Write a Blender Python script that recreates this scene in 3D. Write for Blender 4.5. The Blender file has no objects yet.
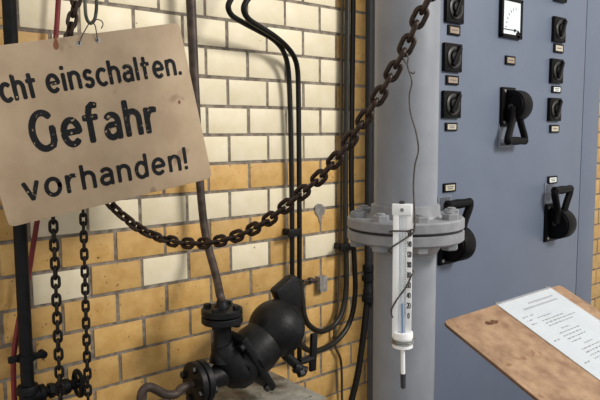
import bpy, bmesh, math, random
from mathutils import Vector, Matrix

random.seed(7)
V = Vector
PI = math.pi
scene = bpy.context.scene
COL = scene.collection

# ------------------------------------------------------------------ camera
F, YAW, PITCH, ROLL = 628.6, .6936, .10456, .0065
HC = 1.60                       # camera height above the floor
WALL = 1.494                    # distance of the brick wall plane

def cam_to_world(X, Y, Z):
    c, s = math.cos(-ROLL), math.sin(-ROLL)
    X, Z = c*X - s*Z, s*X + c*Z
    c, s = math.cos(PITCH), math.sin(PITCH)
    Y, Z = c*Y + s*Z, -s*Y + c*Z
    c, s = math.cos(YAW), math.sin(YAW)
    return V((c*X + s*Y, -s*X + c*Y, Z))

def ray(px, py):
    return cam_to_world((px - 300)/F, 1., (200 - py)/F)

def at(px, py, y):
    """point of the plane at distance y in front of the camera (parallel to the brick wall)"""
    r = ray(px, py)
    p = r*(y/r.y)
    p.z += HC
    return p

def proj(P):
    R, Fw, U = cam_to_world(1, 0, 0), cam_to_world(0, 1, 0), cam_to_world(0, 0, 1)
    d = V(P) - V((0, 0, HC))
    return 300 + F*d.dot(R)/d.dot(Fw), 200 - F*d.dot(U)/d.dot(Fw)

cd = bpy.data.cameras.new('camera')
cam = bpy.data.objects.new('camera', cd)
COL.objects.link(cam)
R, Fw, U = cam_to_world(1, 0, 0), cam_to_world(0, 1, 0), cam_to_world(0, 0, 1)
cam.matrix_world = Matrix(((R.x, U.x, -Fw.x, 0), (R.y, U.y, -Fw.y, 0), (R.z, U.z, -Fw.z, HC), (0, 0, 0, 1)))
cd.sensor_width = 36
cd.lens = F/600*36
cd.clip_start = .02
scene.camera = cam

# ------------------------------------------------------------------ light
w = bpy.data.worlds.new('world')
scene.world = w
w.use_nodes = True
bg = w.node_tree.nodes['Background']
bg.inputs[0].default_value = (1.0, .97, .93, 1)
bg.inputs[1].default_value = .70

def area(name, loc, target, size, power, col):
    l = bpy.data.lights.new(name, 'AREA')
    l.shape = 'RECTANGLE'
    l.size, l.size_y = size
    l.energy = power
    l.color = col
    o = bpy.data.objects.new(name, l)
    COL.objects.link(o)
    o.location = loc
    o.rotation_euler = (V(target) - V(loc)).to_track_quat('-Z', 'Y').to_euler()
    return o

area('ceiling_lamp_light', (2.2, -1.25, 2.95), (.7, 1.45, 1.5), (.9, .6), 70, (1, .955, .89))

vs = scene.view_settings
vs.view_transform = 'Standard'
vs.look = 'None'
vs.gamma = 1
vs.exposure = 0
vs.use_curve_mapping = False

# ------------------------------------------------------------------ materials
def lin(c):
    return tuple((x/12.92 if x <= .04045 else ((x + .055)/1.055)**2.4) for x in (v/255 for v in c)) + (1,)

def mat(name, c1, c2=None, scale=30, rough=.5, metal=0, bump=0, detail=4, c3=None, spots=None, spot_scale=60, spot_amt=.7,
        rand=0, alpha=1, spec=.5, trans=0, lo=.35, hi=.65):
    m = bpy.data.materials.new(name)
    m.use_nodes = True
    nt = m.node_tree
    b = nt.nodes['Principled BSDF']
    b.inputs['Roughness'].default_value = rough
    b.inputs['Metallic'].default_value = metal
    b.inputs['Specular IOR Level'].default_value = spec
    if trans:
        b.inputs['Transmission Weight'].default_value = trans
    if alpha < 1:
        b.inputs['Alpha'].default_value = alpha
    tc = nt.nodes.new('ShaderNodeTexCoord')
    src = tc.outputs['Object']
    oi = None
    if rand:
        oi = nt.nodes.new('ShaderNodeObjectInfo')
        ad = nt.nodes.new('ShaderNodeVectorMath')
        ad.operation = 'MULTIPLY_ADD'
        nt.links.new(oi.outputs['Random'], ad.inputs[0])
        ad.inputs[1].default_value = (17, 31, 11)
        nt.links.new(src, ad.inputs[2])
        src = ad.outputs[0]
    no = nt.nodes.new('ShaderNodeTexNoise')
    no.inputs['Scale'].default_value = scale
    no.inputs['Detail'].default_value = detail
    no.inputs['Roughness'].default_value = .6
    nt.links.new(src, no.inputs['Vector'])
    ramp = nt.nodes.new('ShaderNodeValToRGB')
    ramp.color_ramp.elements[0].position = lo
    ramp.color_ramp.elements[1].position = hi
    ramp.color_ramp.elements[0].color = lin(c1)
    ramp.color_ramp.elements[1].color = lin(c2 or c1)
    if c3:
        e = ramp.color_ramp.elements.new((lo + hi)/2)
        e.color = lin(c3)
    nt.links.new(no.outputs['Fac'], ramp.inputs['Fac'])
    col = ramp.outputs['Color']
    if spots:
        n2 = nt.nodes.new('ShaderNodeTexNoise')
        n2.inputs['Scale'].default_value = spot_scale
        n2.inputs['Detail'].default_value = 2
        nt.links.new(src, n2.inputs['Vector'])
        r2 = nt.nodes.new('ShaderNodeValToRGB')
        r2.color_ramp.elements[0].position = spot_amt
        r2.color_ramp.elements[1].position = min(1, spot_amt + .05)
        nt.links.new(n2.outputs['Fac'], r2.inputs['Fac'])
        mx = nt.nodes.new('ShaderNodeMix')
        mx.data_type = 'RGBA'
        nt.links.new(r2.outputs['Color'], mx.inputs['Factor'])
        nt.links.new(col, mx.inputs['A'])
        mx.inputs['B'].default_value = lin(spots)
        col = mx.outputs['Result']
    if rand:
        hs = nt.nodes.new('ShaderNodeHueSaturation')
        mr = nt.nodes.new('ShaderNodeMapRange')
        mr.inputs['To Min'].default_value = 1 - rand
        mr.inputs['To Max'].default_value = 1 + rand
        nt.links.new(oi.outputs['Random'], mr.inputs['Value'])
        nt.links.new(mr.outputs['Result'], hs.inputs['Value'])
        nt.links.new(col, hs.inputs['Color'])
        col = hs.outputs['Color']
    nt.links.new(col, b.inputs['Base Color'])
    if bump:
        bp = nt.nodes.new('ShaderNodeBump')
        bp.inputs['Strength'].default_value = bump
        bp.inputs['Distance'].default_value = .002
        nt.links.new(no.outputs['Fac'], bp.inputs['Height'])
        nt.links.new(bp.outputs['Normal'], b.inputs['Normal'])
    return m

MT = dict(
    yellow=mat('yellow_glazed_brick', (203, 159, 91), (220, 180, 113), 26, .48, bump=.25, spots=(62, 42, 26), spot_scale=115, spot_amt=.70, rand=.1),
    cream=mat('cream_glazed_brick', (234, 222, 188), (242, 231, 203), 22, .46, bump=.15, spots=(140, 120, 88), spot_scale=90, spot_amt=.755, rand=.05),
    mortar=mat('mortar', (104, 96, 86), (156, 146, 132), 55, .9, bump=.6),
    cement=mat('cement', (120, 116, 112), (160, 156, 150), 60, .9, bump=.6),
    concrete=mat('concrete', (128, 126, 116), (170, 167, 155), 24, .9, bump=.5, spots=(84, 80, 72), spot_amt=.66),
    floor=mat('floor_concrete', (64, 60, 55), (84, 79, 72), 8, .8, bump=.3),
    cab=mat('blue_grey_enamel', (101, 111, 130), (106, 116, 135), 5, .42, bump=.04),
    pipe=mat('light_grey_paint', (131, 136, 145), (142, 147, 155), 14, .45, bump=.12),
    flange=mat('grey_flange_paint', (128, 131, 137), (146, 148, 153), 40, .5, bump=.3),
    gasket=mat('black_rubber', (14, 14, 16), (24, 24, 26), 40, .7),
    blackpaint=mat('black_painted_steel', (13, 14, 17), (22, 24, 27), 60, .5, spec=.22, bump=.25),
    cable=mat('black_cable_sheath', (13, 12, 11), (22, 20, 18), 40, .4, spec=.3),
    greycable=mat('dark_grey_cable_sheath', (30, 28, 24), (44, 40, 34), 40, .45, spec=.4),
    browncable=mat('brown_cable_sheath', (66, 52, 36), (88, 72, 50), 40, .5),
    bakelite=mat('black_bakelite', (4, 4, 5), (7, 7, 8), 60, .45, spec=.16),
    knobgrey=mat('dark_grey_dial', (34, 34, 34), (58, 56, 52), 90, .4),
    rust=mat('dark_rusty_steel', (54, 45, 42), (88, 75, 67), 34, .55, metal=.25, bump=.35),
    chain=mat('rusty_chain_steel', (44, 33, 28), (74, 60, 52), 120, .45, metal=.55, bump=.5),
    blackchain=mat('black_chain_steel', (18, 15, 14), (42, 34, 28), 120, .5, metal=.4, bump=.5),
    red=mat('red_rubber', (112, 30, 36), (132, 42, 46), 30, .55, bump=.1),
    iron=mat('black_cast_iron', (15, 16, 18), (25, 26, 28), 70, .46, spec=.28, bump=.5),
    steel=mat('galvanised_steel', (128, 130, 128), (168, 170, 168), 40, .4, metal=.6, bump=.1),
    hook=mat('greenish_steel', (52, 56, 50), (92, 96, 86), 50, .4, metal=.5, bump=.2),
    wire=mat('dark_wire', (60, 56, 54), (92, 86, 82), 90, .5, metal=.4),
    sign=mat('aged_sign_board', (165, 142, 115), (185, 163, 135), 9, .62, bump=.12, detail=8, c3=(176, 154, 126), spots=(148, 124, 100), spot_scale=17, spot_amt=.66),
    signedge=mat('sign_board_edge', (226, 210, 184), (236, 222, 198), 40, .7),
    letter=mat('worn_black_lettering', (20, 22, 26), (32, 33, 36), 30, .7, spec=.2, spots=(168, 148, 122), spot_scale=120, spot_amt=.67),
    stain=mat('rust_stain', (122, 76, 50), (140, 92, 62), 40, .8),
    white=mat('white_enamel', (247, 250, 251), (252, 253, 254), 20, .35),
    scale=mat('white_scale', (246, 249, 251), (250, 252, 253), 20, .3),
    ink=mat('black_ink', (36, 38, 44), (52, 54, 60), 60, .6),
    greyink=mat('grey_ink', (72, 78, 90), (100, 106, 116), 60, .6),
    blueliquid=mat('blue_thermometer_liquid', (96, 122, 168), (120, 144, 186), 60, .2),
    glass=mat('thermometer_glass', (205, 216, 226), (218, 228, 236), 30, .12, alpha=.3),
    card=mat('cream_card', (186, 178, 158), (198, 190, 172), 40, .6),
    browncard=mat('brown_card', (150, 132, 114), (164, 146, 128), 40, .6),
    whitecard=mat('white_card', (226, 228, 224), (238, 240, 236), 40, .6),
    meterface=mat('meter_scale_white', (226, 238, 242), (236, 246, 250), 20, .25),
    chip=mat('fibre_board', (136, 104, 78), (174, 143, 112), 34, .55, bump=.15, detail=12, c3=(157, 126, 97), spots=(138, 100, 70), spot_scale=40, spot_amt=.66),
    chipedge=mat('fibre_board_edge', (98, 72, 52), (124, 94, 68), 80, .8),
    darkmark=mat('dark_knot', (84, 52, 34), (104, 68, 44), 60, .8),
    paper=mat('white_paper', (214, 223, 231), (220, 229, 236), 12, .6),
    sleeve=mat('clear_plastic', (210, 214, 218), (220, 224, 228), 20, .12, alpha=.22),
    plate=mat('grey_metal_plate', (112, 120, 134), (132, 140, 152), 40, .4, metal=.3),
)

# ------------------------------------------------------------------ mesh helpers
def cr(pts, n=8):
    """Catmull-Rom through pts"""
    P = [V(p) for p in pts]
    P = [P[0]*2 - P[1]] + P + [P[-1]*2 - P[-2]]
    out = []
    for i in range(1, len(P) - 2):
        a, b, c, d = P[i-1], P[i], P[i+1], P[i+2]
        for k in range(n):
            t = k/n
            out.append(.5*((2*b) + (c - a)*t + (2*a - 5*b + 4*c - d)*t*t + (3*b - a - 3*c + d)*t**3))
    out.append(P[-2])
    return out

def frame(d):
    d = V(d).normalized()
    a = V((0, 0, 1)) if abs(d.z) < .9 else V((1, 0, 0))
    u = a.cross(d).normalized()
    return u, d.cross(u).normalized(), d

class MB:
    def __init__(self):
        self.v, self.f = [], []

    def add(self, vs, fs):
        o = len(self.v)
        self.v += [tuple(p) for p in vs]
        self.f += [tuple(i + o for i in q) for q in fs]
        return self

    def tube(self, path, r, seg=12, caps=True, closed=False):
        P = [V(p) for p in path]
        n = len(P)
        rad = r if isinstance(r, (list, tuple)) else [r]*n
        vs, fs = [], []
        u = None
        for i, p in enumerate(P):
            if closed:
                d = (P[(i+1) % n] - P[i-1]).normalized()
            else:
                d = (P[min(i+1, n-1)] - P[max(i-1, 0)]).normalized()
            if u is None:
                u = frame(d)[0]
            else:
                u = (u - d*u.dot(d)).normalized()
            w_ = d.cross(u)
            for k in range(seg):
                a = 2*PI*k/seg
                vs.append(p + (u*math.cos(a) + w_*math.sin(a))*rad[i])
        m = n if closed else n - 1
        for i in range(m):
            j = (i + 1) % n
            for k in range(seg):
                l = (k + 1) % seg
                fs.append((i*seg + k, i*seg + l, j*seg + l, j*seg + k))
        if caps and not closed:
            fs.append(tuple(range(seg))[::-1])
            fs.append(tuple((n-1)*seg + k for k in range(seg)))
        return self.add(vs, fs)

    def lathe(self, prof, o, d, seg=32):
        """prof: (distance along axis, radius)"""
        u, w_, d = frame(d)
        o = V(o)
        vs, fs = [], []
        for (h, r) in prof:
            for k in range(seg):
                a = 2*PI*k/seg
                vs.append(o + d*h + (u*math.cos(a) + w_*math.sin(a))*max(r, 1e-5))
        for i in range(len(prof) - 1):
            for k in range(seg):
                l = (k + 1) % seg
                fs.append((i*seg + k, i*seg + l, (i+1)*seg + l, (i+1)*seg + k))
        fs.append(tuple(range(seg))[::-1])
        fs.append(tuple((len(prof)-1)*seg + k for k in range(seg)))
        return self.add(vs, fs)

    def cyl(self, o, d, h, r, seg=24, bev=.0):
        if bev:
            return self.lathe([(0, r - bev), (bev, r), (h - bev, r), (h, r - bev)], o, d, seg)
        return self.lathe([(0, r), (h, r)], o, d, seg)

    def hexa(self, o, d, h, r):
        return self.lathe([(0, r), (h*.85, r), (h, r*.86)], o, d, 6)

    def box(self, c, s, bev=0, ax=None):
        """bevelled box, ax: three axis vectors"""
        bm = bmesh.new()
        bmesh.ops.create_cube(bm, size=1)
        for v in bm.verts:
            v.co = V((v.co.x*s[0], v.co.y*s[1], v.co.z*s[2]))
        if bev:
            bmesh.ops.bevel(bm, geom=list(bm.edges), offset=bev, segments=2, profile=.6, affect='EDGES')
        bm.verts.index_update()
        A = [V(a) for a in ax] if ax else [V((1, 0, 0)), V((0, 1, 0)), V((0, 0, 1))]
        c = V(c)
        vs = [c + A[0]*v.co.x + A[1]*v.co.y + A[2]*v.co.z for v in bm.verts]
        fs = [[v.index for v in f.verts] for f in bm.faces]
        bm.free()
        return self.add(vs, fs)

    def prism(self, poly, d, bev=0):
        """polygon of 3D points pushed along vector d"""
        bm = bmesh.new()
        a = [bm.verts.new(V(p)) for p in poly]
        f = bm.faces.new(a)
        r = bmesh.ops.extrude_face_region(bm, geom=[f])
        for e in r['geom']:
            if isinstance(e, bmesh.types.BMVert):
                e.co += V(d)
        bmesh.ops.recalc_face_normals(bm, faces=list(bm.faces))
        if bev:
            bmesh.ops.bevel(bm, geom=list(bm.edges), offset=bev, segments=2, profile=.6, affect='EDGES')
        bm.verts.index_update()
        vs = [v.co.copy() for v in bm.verts]
        fs = [[v.index for v in f.verts] for f in bm.faces]
        bm.free()
        return self.add(vs, fs)

    def sphere(self, c, r, seg=24, rings=14, ax=None):
        rr = r if isinstance(r, (list, tuple)) else (r, r, r)
        A = [V(a) for a in ax] if ax else [V((1, 0, 0)), V((0, 1, 0)), V((0, 0, 1))]
        c = V(c)
        vs, fs = [], []
        for i in range(rings + 1):
            t = PI*i/rings
            for k in range(seg):
                a = 2*PI*k/seg
                vs.append(c + A[0]*(rr[0]*math.sin(t)*math.cos(a)) + A[1]*(rr[1]*math.sin(t)*math.sin(a)) + A[2]*(rr[2]*math.cos(t)))
        for i in range(rings):
            for k in range(seg):
                l = (k + 1) % seg
                fs.append((i*seg + k, (i+1)*seg + k, (i+1)*seg + l, i*seg + l))
        return self.add(vs, fs)

    def mesh(self, name, m, ang=35):
        me = bpy.data.meshes.new(name)
        me.from_pydata(self.v, [], self.f)
        me.validate()
        bm = bmesh.new()
        bm.from_mesh(me)
        bmesh.ops.recalc_face_normals(bm, faces=list(bm.faces))
        bm.to_mesh(me)
        bm.free()
        me.materials.append(MT[m] if isinstance(m, str) else m)
        for p in me.polygons:
            p.use_smooth = True
        me.set_sharp_from_angle(angle=math.radians(ang))
        return me

    def build(self, name, m, parent=None, label=None, ang=35):
        o = bpy.data.objects.new(name, self.mesh(name, m, ang))
        COL.objects.link(o)
        if parent:
            attach(o, parent)
        if label:
            o['label'] = label
        return o

def attach(o, parent):
    o.parent = parent
    if parent.parent is None:
        o.matrix_parent_inverse = Matrix.Translation(-V(parent.location))

def tag(o, label, cat, group=None, kind=None):
    if label:
        o['label'] = label
    if cat:
        o['category'] = cat
    if group:
        o['group'] = group
    if kind:
        o['kind'] = kind
    return o

def thing(name, label, cat, loc=(0, 0, 0), group=None):
    o = bpy.data.objects.new(name, None)
    o.empty_display_size = .05
    o.location = loc
    COL.objects.link(o)
    return tag(o, label, cat, group)

X, Y, Z = V((1, 0, 0)), V((0, 1, 0)), V((0, 0, 1))

# ------------------------------------------------------------------ setting: floor and brick wall
fl = MB().box((1.2, -.75, -.05), (6.4, 4.9, .1)).build('floor', 'floor')
fl['kind'] = 'structure'
fl['label'] = 'bare grey concrete floor of the boiler room'

RP, L, S0, Z0, J = .079, .13762, .70817, HC - .0011, .0085
wx0, wx1, wz1 = -1.6, 4.2, 3.1
wall = MB().box(((wx0 + wx1)/2, WALL + .1025, wz1/2), (wx1 - wx0, .2, wz1)).build('wall_back', 'mortar')
wall['kind'] = 'structure'
wall['label'] = 'glazed brick wall in cream and yellow with grey mortar joints'

bw, bh, bd = L - J, RP - J, .03
brick_me = {m: MB().box((0, 0, 0), (bw, bd, bh), .0022).mesh('brick', m) for m in ('yellow', 'cream')}

def brick_colour(b, k):
    if b % 2 == 0:                  # even courses
        if b <= 2:
            return 'cream' if -2 <= k <= 4 else 'yellow'
        if b == 4:
            return 'cream' if k in (-2, 0, 2, 4) else 'yellow'
        return 'yellow'
    if b <= -1:
        return 'cream' if -1 <= k <= 5 else 'yellow'
    return 'yellow'

rest = {'yellow': MB(), 'cream': MB()}
for b in range(-19, 20):
    z = Z0 - (b + .5)*RP
    if z - bh/2 < .01 or z + bh/2 > wz1:
        continue
    for k in range(-17, 26):
        x = S0 + (k + .5 - (.5 if b % 2 else 0))*L
        if x - bw/2 < wx0 or x + bw/2 > wx1:
            continue
        c = brick_colour(b, k)
        px, py = proj((x, WALL, z))
        jx, jy = random.uniform(-.0009, .0009), random.uniform(-.0008, .0008)
        if -22 < py < 422 and (-28 < px < 378 or 584 < px < 612):
            o = bpy.data.objects.new('brick', brick_me[c])
            COL.objects.link(o)
            o.location = (x + jx, WALL + bd/2 + jy, z + random.uniform(-.0008, .0008))
            o.rotation_euler = (random.uniform(-.006, .006), random.uniform(-.005, .005), random.uniform(-.006, .006))
            o.parent = wall
        else:
            rest[c].box((x, WALL + bd/2, z), (bw, bd, bh))
for c in rest:
    o = rest[c].build('brick_courses', c, wall)
    o['kind'] = 'stuff'

# cement smears on the wall
sm = MB()
poly = [(314, 206), (317, 203.5), (321, 204), (324, 208), (323.5, 213), (321, 216), (320.5, 222), (318.6, 223), (317.5, 217), (314, 213)]
sm.prism([at(x, y, WALL + .002) for x, y in poly], (0, -.006, 0), .0015)
sm.build('cement_smear', 'cement', wall, 'grey cement smear on yellow brick')

# ------------------------------------------------------------------ control cabinet
CY = 1.244
cxl = at(367, 350, WALL).x
cxr = at(597.6, 150, CY).x
seam = at(582.3, 130, CY).x
cabz = 2.15
cab = thing('control_cabinet', 'tall blue-grey steel control cabinet with rotary switches and lever handles', 'cabinet', ((cxl + cxr)/2, (CY + WALL)/2, 0))
MB().box(((cxl + cxr)/2, (CY + .012 + WALL - .002)/2, cabz/2 + .04), (cxr - cxl, WALL - .002 - CY - .012, cabz - .08), .002).build('body', 'cab', cab)
MB().box(((cxl + seam)/2 - .001, CY + .006, cabz/2 + .04), (seam - cxl - .003, .012, cabz - .085), .0015).build('front_panel', 'cab', cab)
MB().box(((cxr + seam)/2 + .001, CY + .006, cabz/2 + .04), (cxr - seam - .003, .012, cabz - .085), .0015).build('side_panel', 'cab', cab)
MB().box(((cxl + cxr)/2, (CY + WALL)/2 + .02, .04), (cxr - cxl - .06, WALL - CY - .06, .08)).build('plinth', 'blackpaint', cab)

def pt(px, py, out=0):
    p = at(px, py, CY - out)
    return p

def label_plate(x0, y0, x1, y1, card, marks=1):
    a, b = pt(x0, (y0 + y1)/2), pt(x1, (y0 + y1)/2)
    h = (pt(x0, y0).z - pt(x0, y1).z)
    c = (a + b)/2
    wd = b.x - a.x
    p = MB().box((c.x, CY - .003, c.z), (wd, .006, h), .001).build('label_plate', 'bakelite', cab)
    MB().box((c.x, CY - .0062, c.z), (wd*.74, .0016, h*.62)).build('card', card, p)
    t = MB()
    for i in range(marks):
        zz = c.z + (0 if marks == 1 else (.11 - .22*i)*h)
        t.box((c.x, CY - .0072, zz), (wd*(.5 - .1*i), .0004, h*.1))
    t.build('print', 'greyink', p)

def rotary(cx, cy, ht, turn, wd=.088):
    """cam switch: square back box, round dial ring, winged knob"""
    D = .013
    c = pt(cx, cy, D)
    h = ht/F*(c - V((0, 0, HC))).dot(Fw)
    bx = MB().box((c.x, CY - D/2, c.z), (wd, D, h), .003).build('rotary_switch', 'bakelite', cab)
    MB().lathe([(0, .034), (.003, .034), (.005, .031), (.005, .024), (.002, .023)], (c.x, CY - D, c.z), -Y, 28).build('dial_ring', 'knobgrey', bx)
    kn = MB()
    kn.lathe([(0, .021), (.009, .019), (.011, .015)], (c.x, CY - D, c.z), -Y, 24)
    u = (X*math.sin(turn) + Z*math.cos(turn))
    v = (X*math.cos(turn) - Z*math.sin(turn))
    kn.box(V((c.x, CY - D - .009, c.z)) + u*.004, (.015, .014, .07), .004, (v, Y, u))
    kn.build('knob', 'bakelite', bx)
    for sx in (-1, 1):
        for sz in (-1, 1):
            MB().cyl((c.x + sx*(wd/2 - .008), CY - D, c.z + sz*(h/2 - .008)), -Y, .0015, .003, 8).build('screw', 'bakelite', bx)

for (cx, cy, ht, tn) in ((456, 8, 29, .5), (454, 57.5, 28, .55), (453, 104.5, 27, .6)):
    rotary(cx, cy, ht, tn)
for (cx, cy, ht, tn) in ((562, -11, 24.5, .5), (560.5, 29.5, 24.5, .5), (558, 71, 24, .5), (556, 109.5, 23, .5)):
    rotary(cx, cy, ht, tn, .086)
for a in ((447, 25.5, 459, 35.5, 'browncard', 1), (445.2, 75.5, 457.5, 85, 'browncard', 1), (444.5, 122.7, 456, 131, 'card', 2), (442.5, 183, 454.7, 192, 'card', 2),
          (504.5, 56, 514, 65, 'browncard', 1), (553, 44, 562.3, 53, 'card', 1), (551, 86, 559.8, 93, 'whitecard', 2), (549, 124.8, 558, 132.8, 'card', 1), (547, 176, 556, 183.6, 'whitecard', 2)):
    label_plate(*a)

# the square panel meter
ma, mb_ = pt(498.6, 18, .0), pt(519.5, 18, .0)
mc = (ma + mb_)/2
mh = pt(509, -1.5).z - pt(509, 38.5).z
mw = mb_.x - ma.x
mtop = pt(509, -1.5).z
mz = mtop - mh/2
mt = MB()
for (dx, dz, sx, sz) in ((-(mw/2 - .006), 0, .012, mh), (mw/2 - .006, 0, .012, mh), (0, mh/2 - .006, mw, .012), (0, -(mh/2 - .006), mw, .012)):
    mt.box((mc.x + dx, CY - .007, mz + dz), (sx, .014, sz), .002)
mo = mt.build('panel_meter', 'bakelite', cab, 'square panel meter with white scale and black frame')
MB().box((mc.x, CY - .006, mz), (mw - .02, .010, mh - .02)).build('scale', 'meterface', mo)
g = MB()
g.box((mc.x - .006, CY - .0125, mz - .040), (mw*.74, .001, .0028))
g.box((mc.x + mw*.14, CY - .0125, mz - .040), (.010, .001, .010), 0, (V((.7, 0, .7)), Y, V((-.7, 0, .7))))
g.build('needle', 'ink', mo)
g = MB()
g.cyl((mc.x + mw*.30, CY - .011, mz - .054), -Y, .003, .012, 16)
g.build('pivot_cover', 'bakelite', mo)
g = MB()
for i in range(7):
    a = math.radians(100 + i*13)
    r_ = .07
    g.box((mc.x + mw*.27 + r_*math.cos(a), CY - .0115, mz - .035 + r_*math.sin(a)), (.0025, .0006, .010), 0,
          (V((math.sin(a), 0, -math.cos(a))), Y, V((math.cos(a), 0, math.sin(a)))))
g.build('scale_marks', 'greyink', mo)

def lever(cx, cy, up, k=1.0):
    """isolator: back plate, half-round drum standing out, stirrup handle"""
    c = pt(cx, cy)
    x, z = c.x, c.z
    bp = MB().box((x, CY - .006, z), (.086*k, .012, .142*k), .003).build('lever_switch', 'bakelite', cab)
    for sz in (-1, 1):
        MB().cyl((x - .03*k, CY - .012, z + sz*.057*k), -Y, .003, .0055, 12).build('screw', 'steel', bp)
    dr = MB()
    r, off = .056*k, .030*k
    sgn = 1 if up else -1
    P = [V((0, CY - .008, z + .06*k))]
    for i in range(17):
        a = PI/2 + PI*i/16
        P.append(V((0, CY - off + r*math.cos(a), z - sgn*.004 + r*math.sin(a))))
    P.append(V((0, CY - .008, z - .06*k)))
    dr.prism([p + V((x - .016*k, 0, 0)) for p in P], (.058*k, 0, 0), .006)
    d = dr.build('drum', 'bakelite', bp)
    MB().lathe([(0, .046*k), (.004, .045*k), (.004, .036*k), (.001, .036*k)], (x - .016*k, CY - off - .004, z - sgn*.004), -X, 24).build('drum_rim', 'bakelite', d)
    MB().cyl((x - .02*k, CY - off - .004, z), -X, .006, .009, 12).build('pivot', 'knobgrey', d)
    zo = z + sgn*.05*k
    hz = z + sgn*.124*k
    yo, yh = CY - off - .012*k, CY - off - .016*k
    h = MB()
    gw = .054*k
    h.tube(cr([(x - .022*k, yo, z), (x - .024*k, yo, zo), (x - gw, yh, hz - sgn*.016*k), (x - gw, yh, hz)], 5), .0125*k, 10)
    h.tube(cr([(x + .03*k, yo, z), (x + .03*k, yo, zo), (x + gw, yh, hz - sgn*.016*k), (x + gw, yh, hz)], 5), .0125*k, 10)
    hd = h.build('handle', 'bakelite', bp)
    h = MB()
    h.lathe([(0, .009*k), (.006, .015*k), (.03*k, .0135*k), (gw, .0155*k), (2*gw + .018 - .03*k, .0135*k), (2*gw + .012, .015*k), (2*gw + .018, .009*k)], (x - gw - .009, yh, hz), X, 14)
    h.build('grip', 'bakelite', hd)
    b = MB()
    b.box((x - .012*k, CY - .0015, z + sgn*.105*k), (.07*k, .003, .085*k), .0005)
    b = b.build('indicator_plate', 'plate', bp)
    MB().box((x - .012*k, CY - .0036, z + sgn*.13*k), (.05*k, .0012, .024*k)).build('print', 'greyink', b)

lever(506, 107, False, .95)
lever(549.5, 222, True, 1.04)
lever(446, 241.5, True, 1.02)

# ------------------------------------------------------------------ grey pipe with bolted flange
def hor(px, py, r):
    d = ray(px, py)
    d.z = 0
    d.normalize()
    return d*r
pc = hor(405.5, 190, 1.115)
pr = .0548
zf = at(406, 227, pc.y).z              # the joint line of the flange
pp = thing('flanged_pipe', 'thick light grey vertical pipe with a bolted flange joint before the cabinet', 'pipe', (pc.x, pc.y, 0))
MB().cyl((pc.x, pc.y, 0), Z, zf - .002, pr, 48).build('pipe_section', 'pipe', pp)
MB().cyl((pc.x, pc.y, zf + .002), Z, 3.05 - zf, pr, 48).build('pipe_section', 'pipe', pp)
fr, ft = .1018, .0205
MB().lathe([(.0015, pr - .004), (.0015, fr - .003), (.0035, fr), (ft - .003, fr), (ft, fr - .003), (ft, pr + .009), (ft + .006, pr + .006), (ft + .020, pr + .005), (ft + .023, pr - .001), (ft + .023, pr - .004)],
           (pc.x, pc.y, zf), Z, 64).build('flange', 'flange', pp)
MB().lathe([(.0015, pr - .004), (.0015, fr - .003), (.0035, fr), (ft - .003, fr), (ft, fr - .003), (ft, pr + .014), (ft + .012, pr + .008), (ft + .022, pr + .002), (ft + .022, pr - .004)],
           (pc.x, pc.y, zf), -Z, 64).build('flange', 'flange', pp)
MB().cyl((pc.x, pc.y, zf - .0016), Z, .0032, fr - .0025, 64).build('gasket', 'gasket', pp)
for i in range(8):
    a = 2*PI*(i + .28)/8
    q = V((pc.x + .0845*math.cos(a), pc.y + .0845*math.sin(a), zf + ft))
    b = MB()
    b.hexa(q, Z, .010, .0145)
    b = b.build('bolt', 'flange', pp)
    MB().cyl(q + Z*.009, Z, .004, .0075, 14, .001).build('thread_end', 'flange', b)
    MB().hexa(q - Z*(2*ft), -Z, .011, .0145).build('nut', 'flange', b)

# ------------------------------------------------------------------ steel conduit left of the pipe
cx_ = 1.40
cd_ = thing('cable_conduit', 'straight black cable conduit with a gland beside the thick grey pipe', 'conduit', (at(368, 300, cx_).x, cx_, at(368, 300, cx_).z))
top = at(370.6, 0, cx_)
base = at(368.2, 268, cx_)
MB().tube([(base.x, cx_, base.z), (base.x, cx_, 3.05)], .0122, 14).build('conduit_tube', 'gasket', cd_)
g = MB()
g.lathe([(0, .014), (.004, .019), (.022, .019), (.026, .0155), (.034, .0155), (.036, .021), (.052, .021), (.056, .015), (.08, .014), (.084, .0165), (.10, .0165), (.104, .021), (.122, .021), (.126, .015), (.14, .012)], base + Z*.012, -Z, 20)
g.build('cable_gland', 'blackpaint', cd_)
pth = [base + Z*-.07, at(366, 312, cx_), at(362.5, 342, cx_), at(357.5, 375, cx_), at(351, 402, cx_), at(343, 430, cx_), at(335, 470, 1.41), at(331, 520, 1.43)]
q = pth[-1].copy()
pth += [V((q.x, 1.44, q.z - .3)), V((q.x, 1.44, .02))]
MB().tube(cr(pth, 6), .0105, 12).build('cable', 'cable', cd_)

# ------------------------------------------------------------------ black cables along the wall
def cable(name, label, pts, r, m, grp=None):
    Q = [at(x, y, d) for x, y, d in pts]
    hi = Q[0] + (Q[0] - Q[1]).normalized()*.05
    Q = [V((hi.x + .03, hi.y, 2.95)), V((hi.x + .03, hi.y, hi.z + .25)), V((hi.x + .02, hi.y, hi.z + .1))] + Q if 'bending' in label else [V((Q[0].x, Q[0].y, 2.95))] + Q
    P = cr(Q, 8)
    o = MB().tube(P, r, 12).build(name, m)
    tag(o, label, 'cable', grp)
    return o

def ext(px, py, d, up):          # a point straight above
    p = at(px, py, d)
    return V((p.x, p.y, p.z + up))

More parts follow.
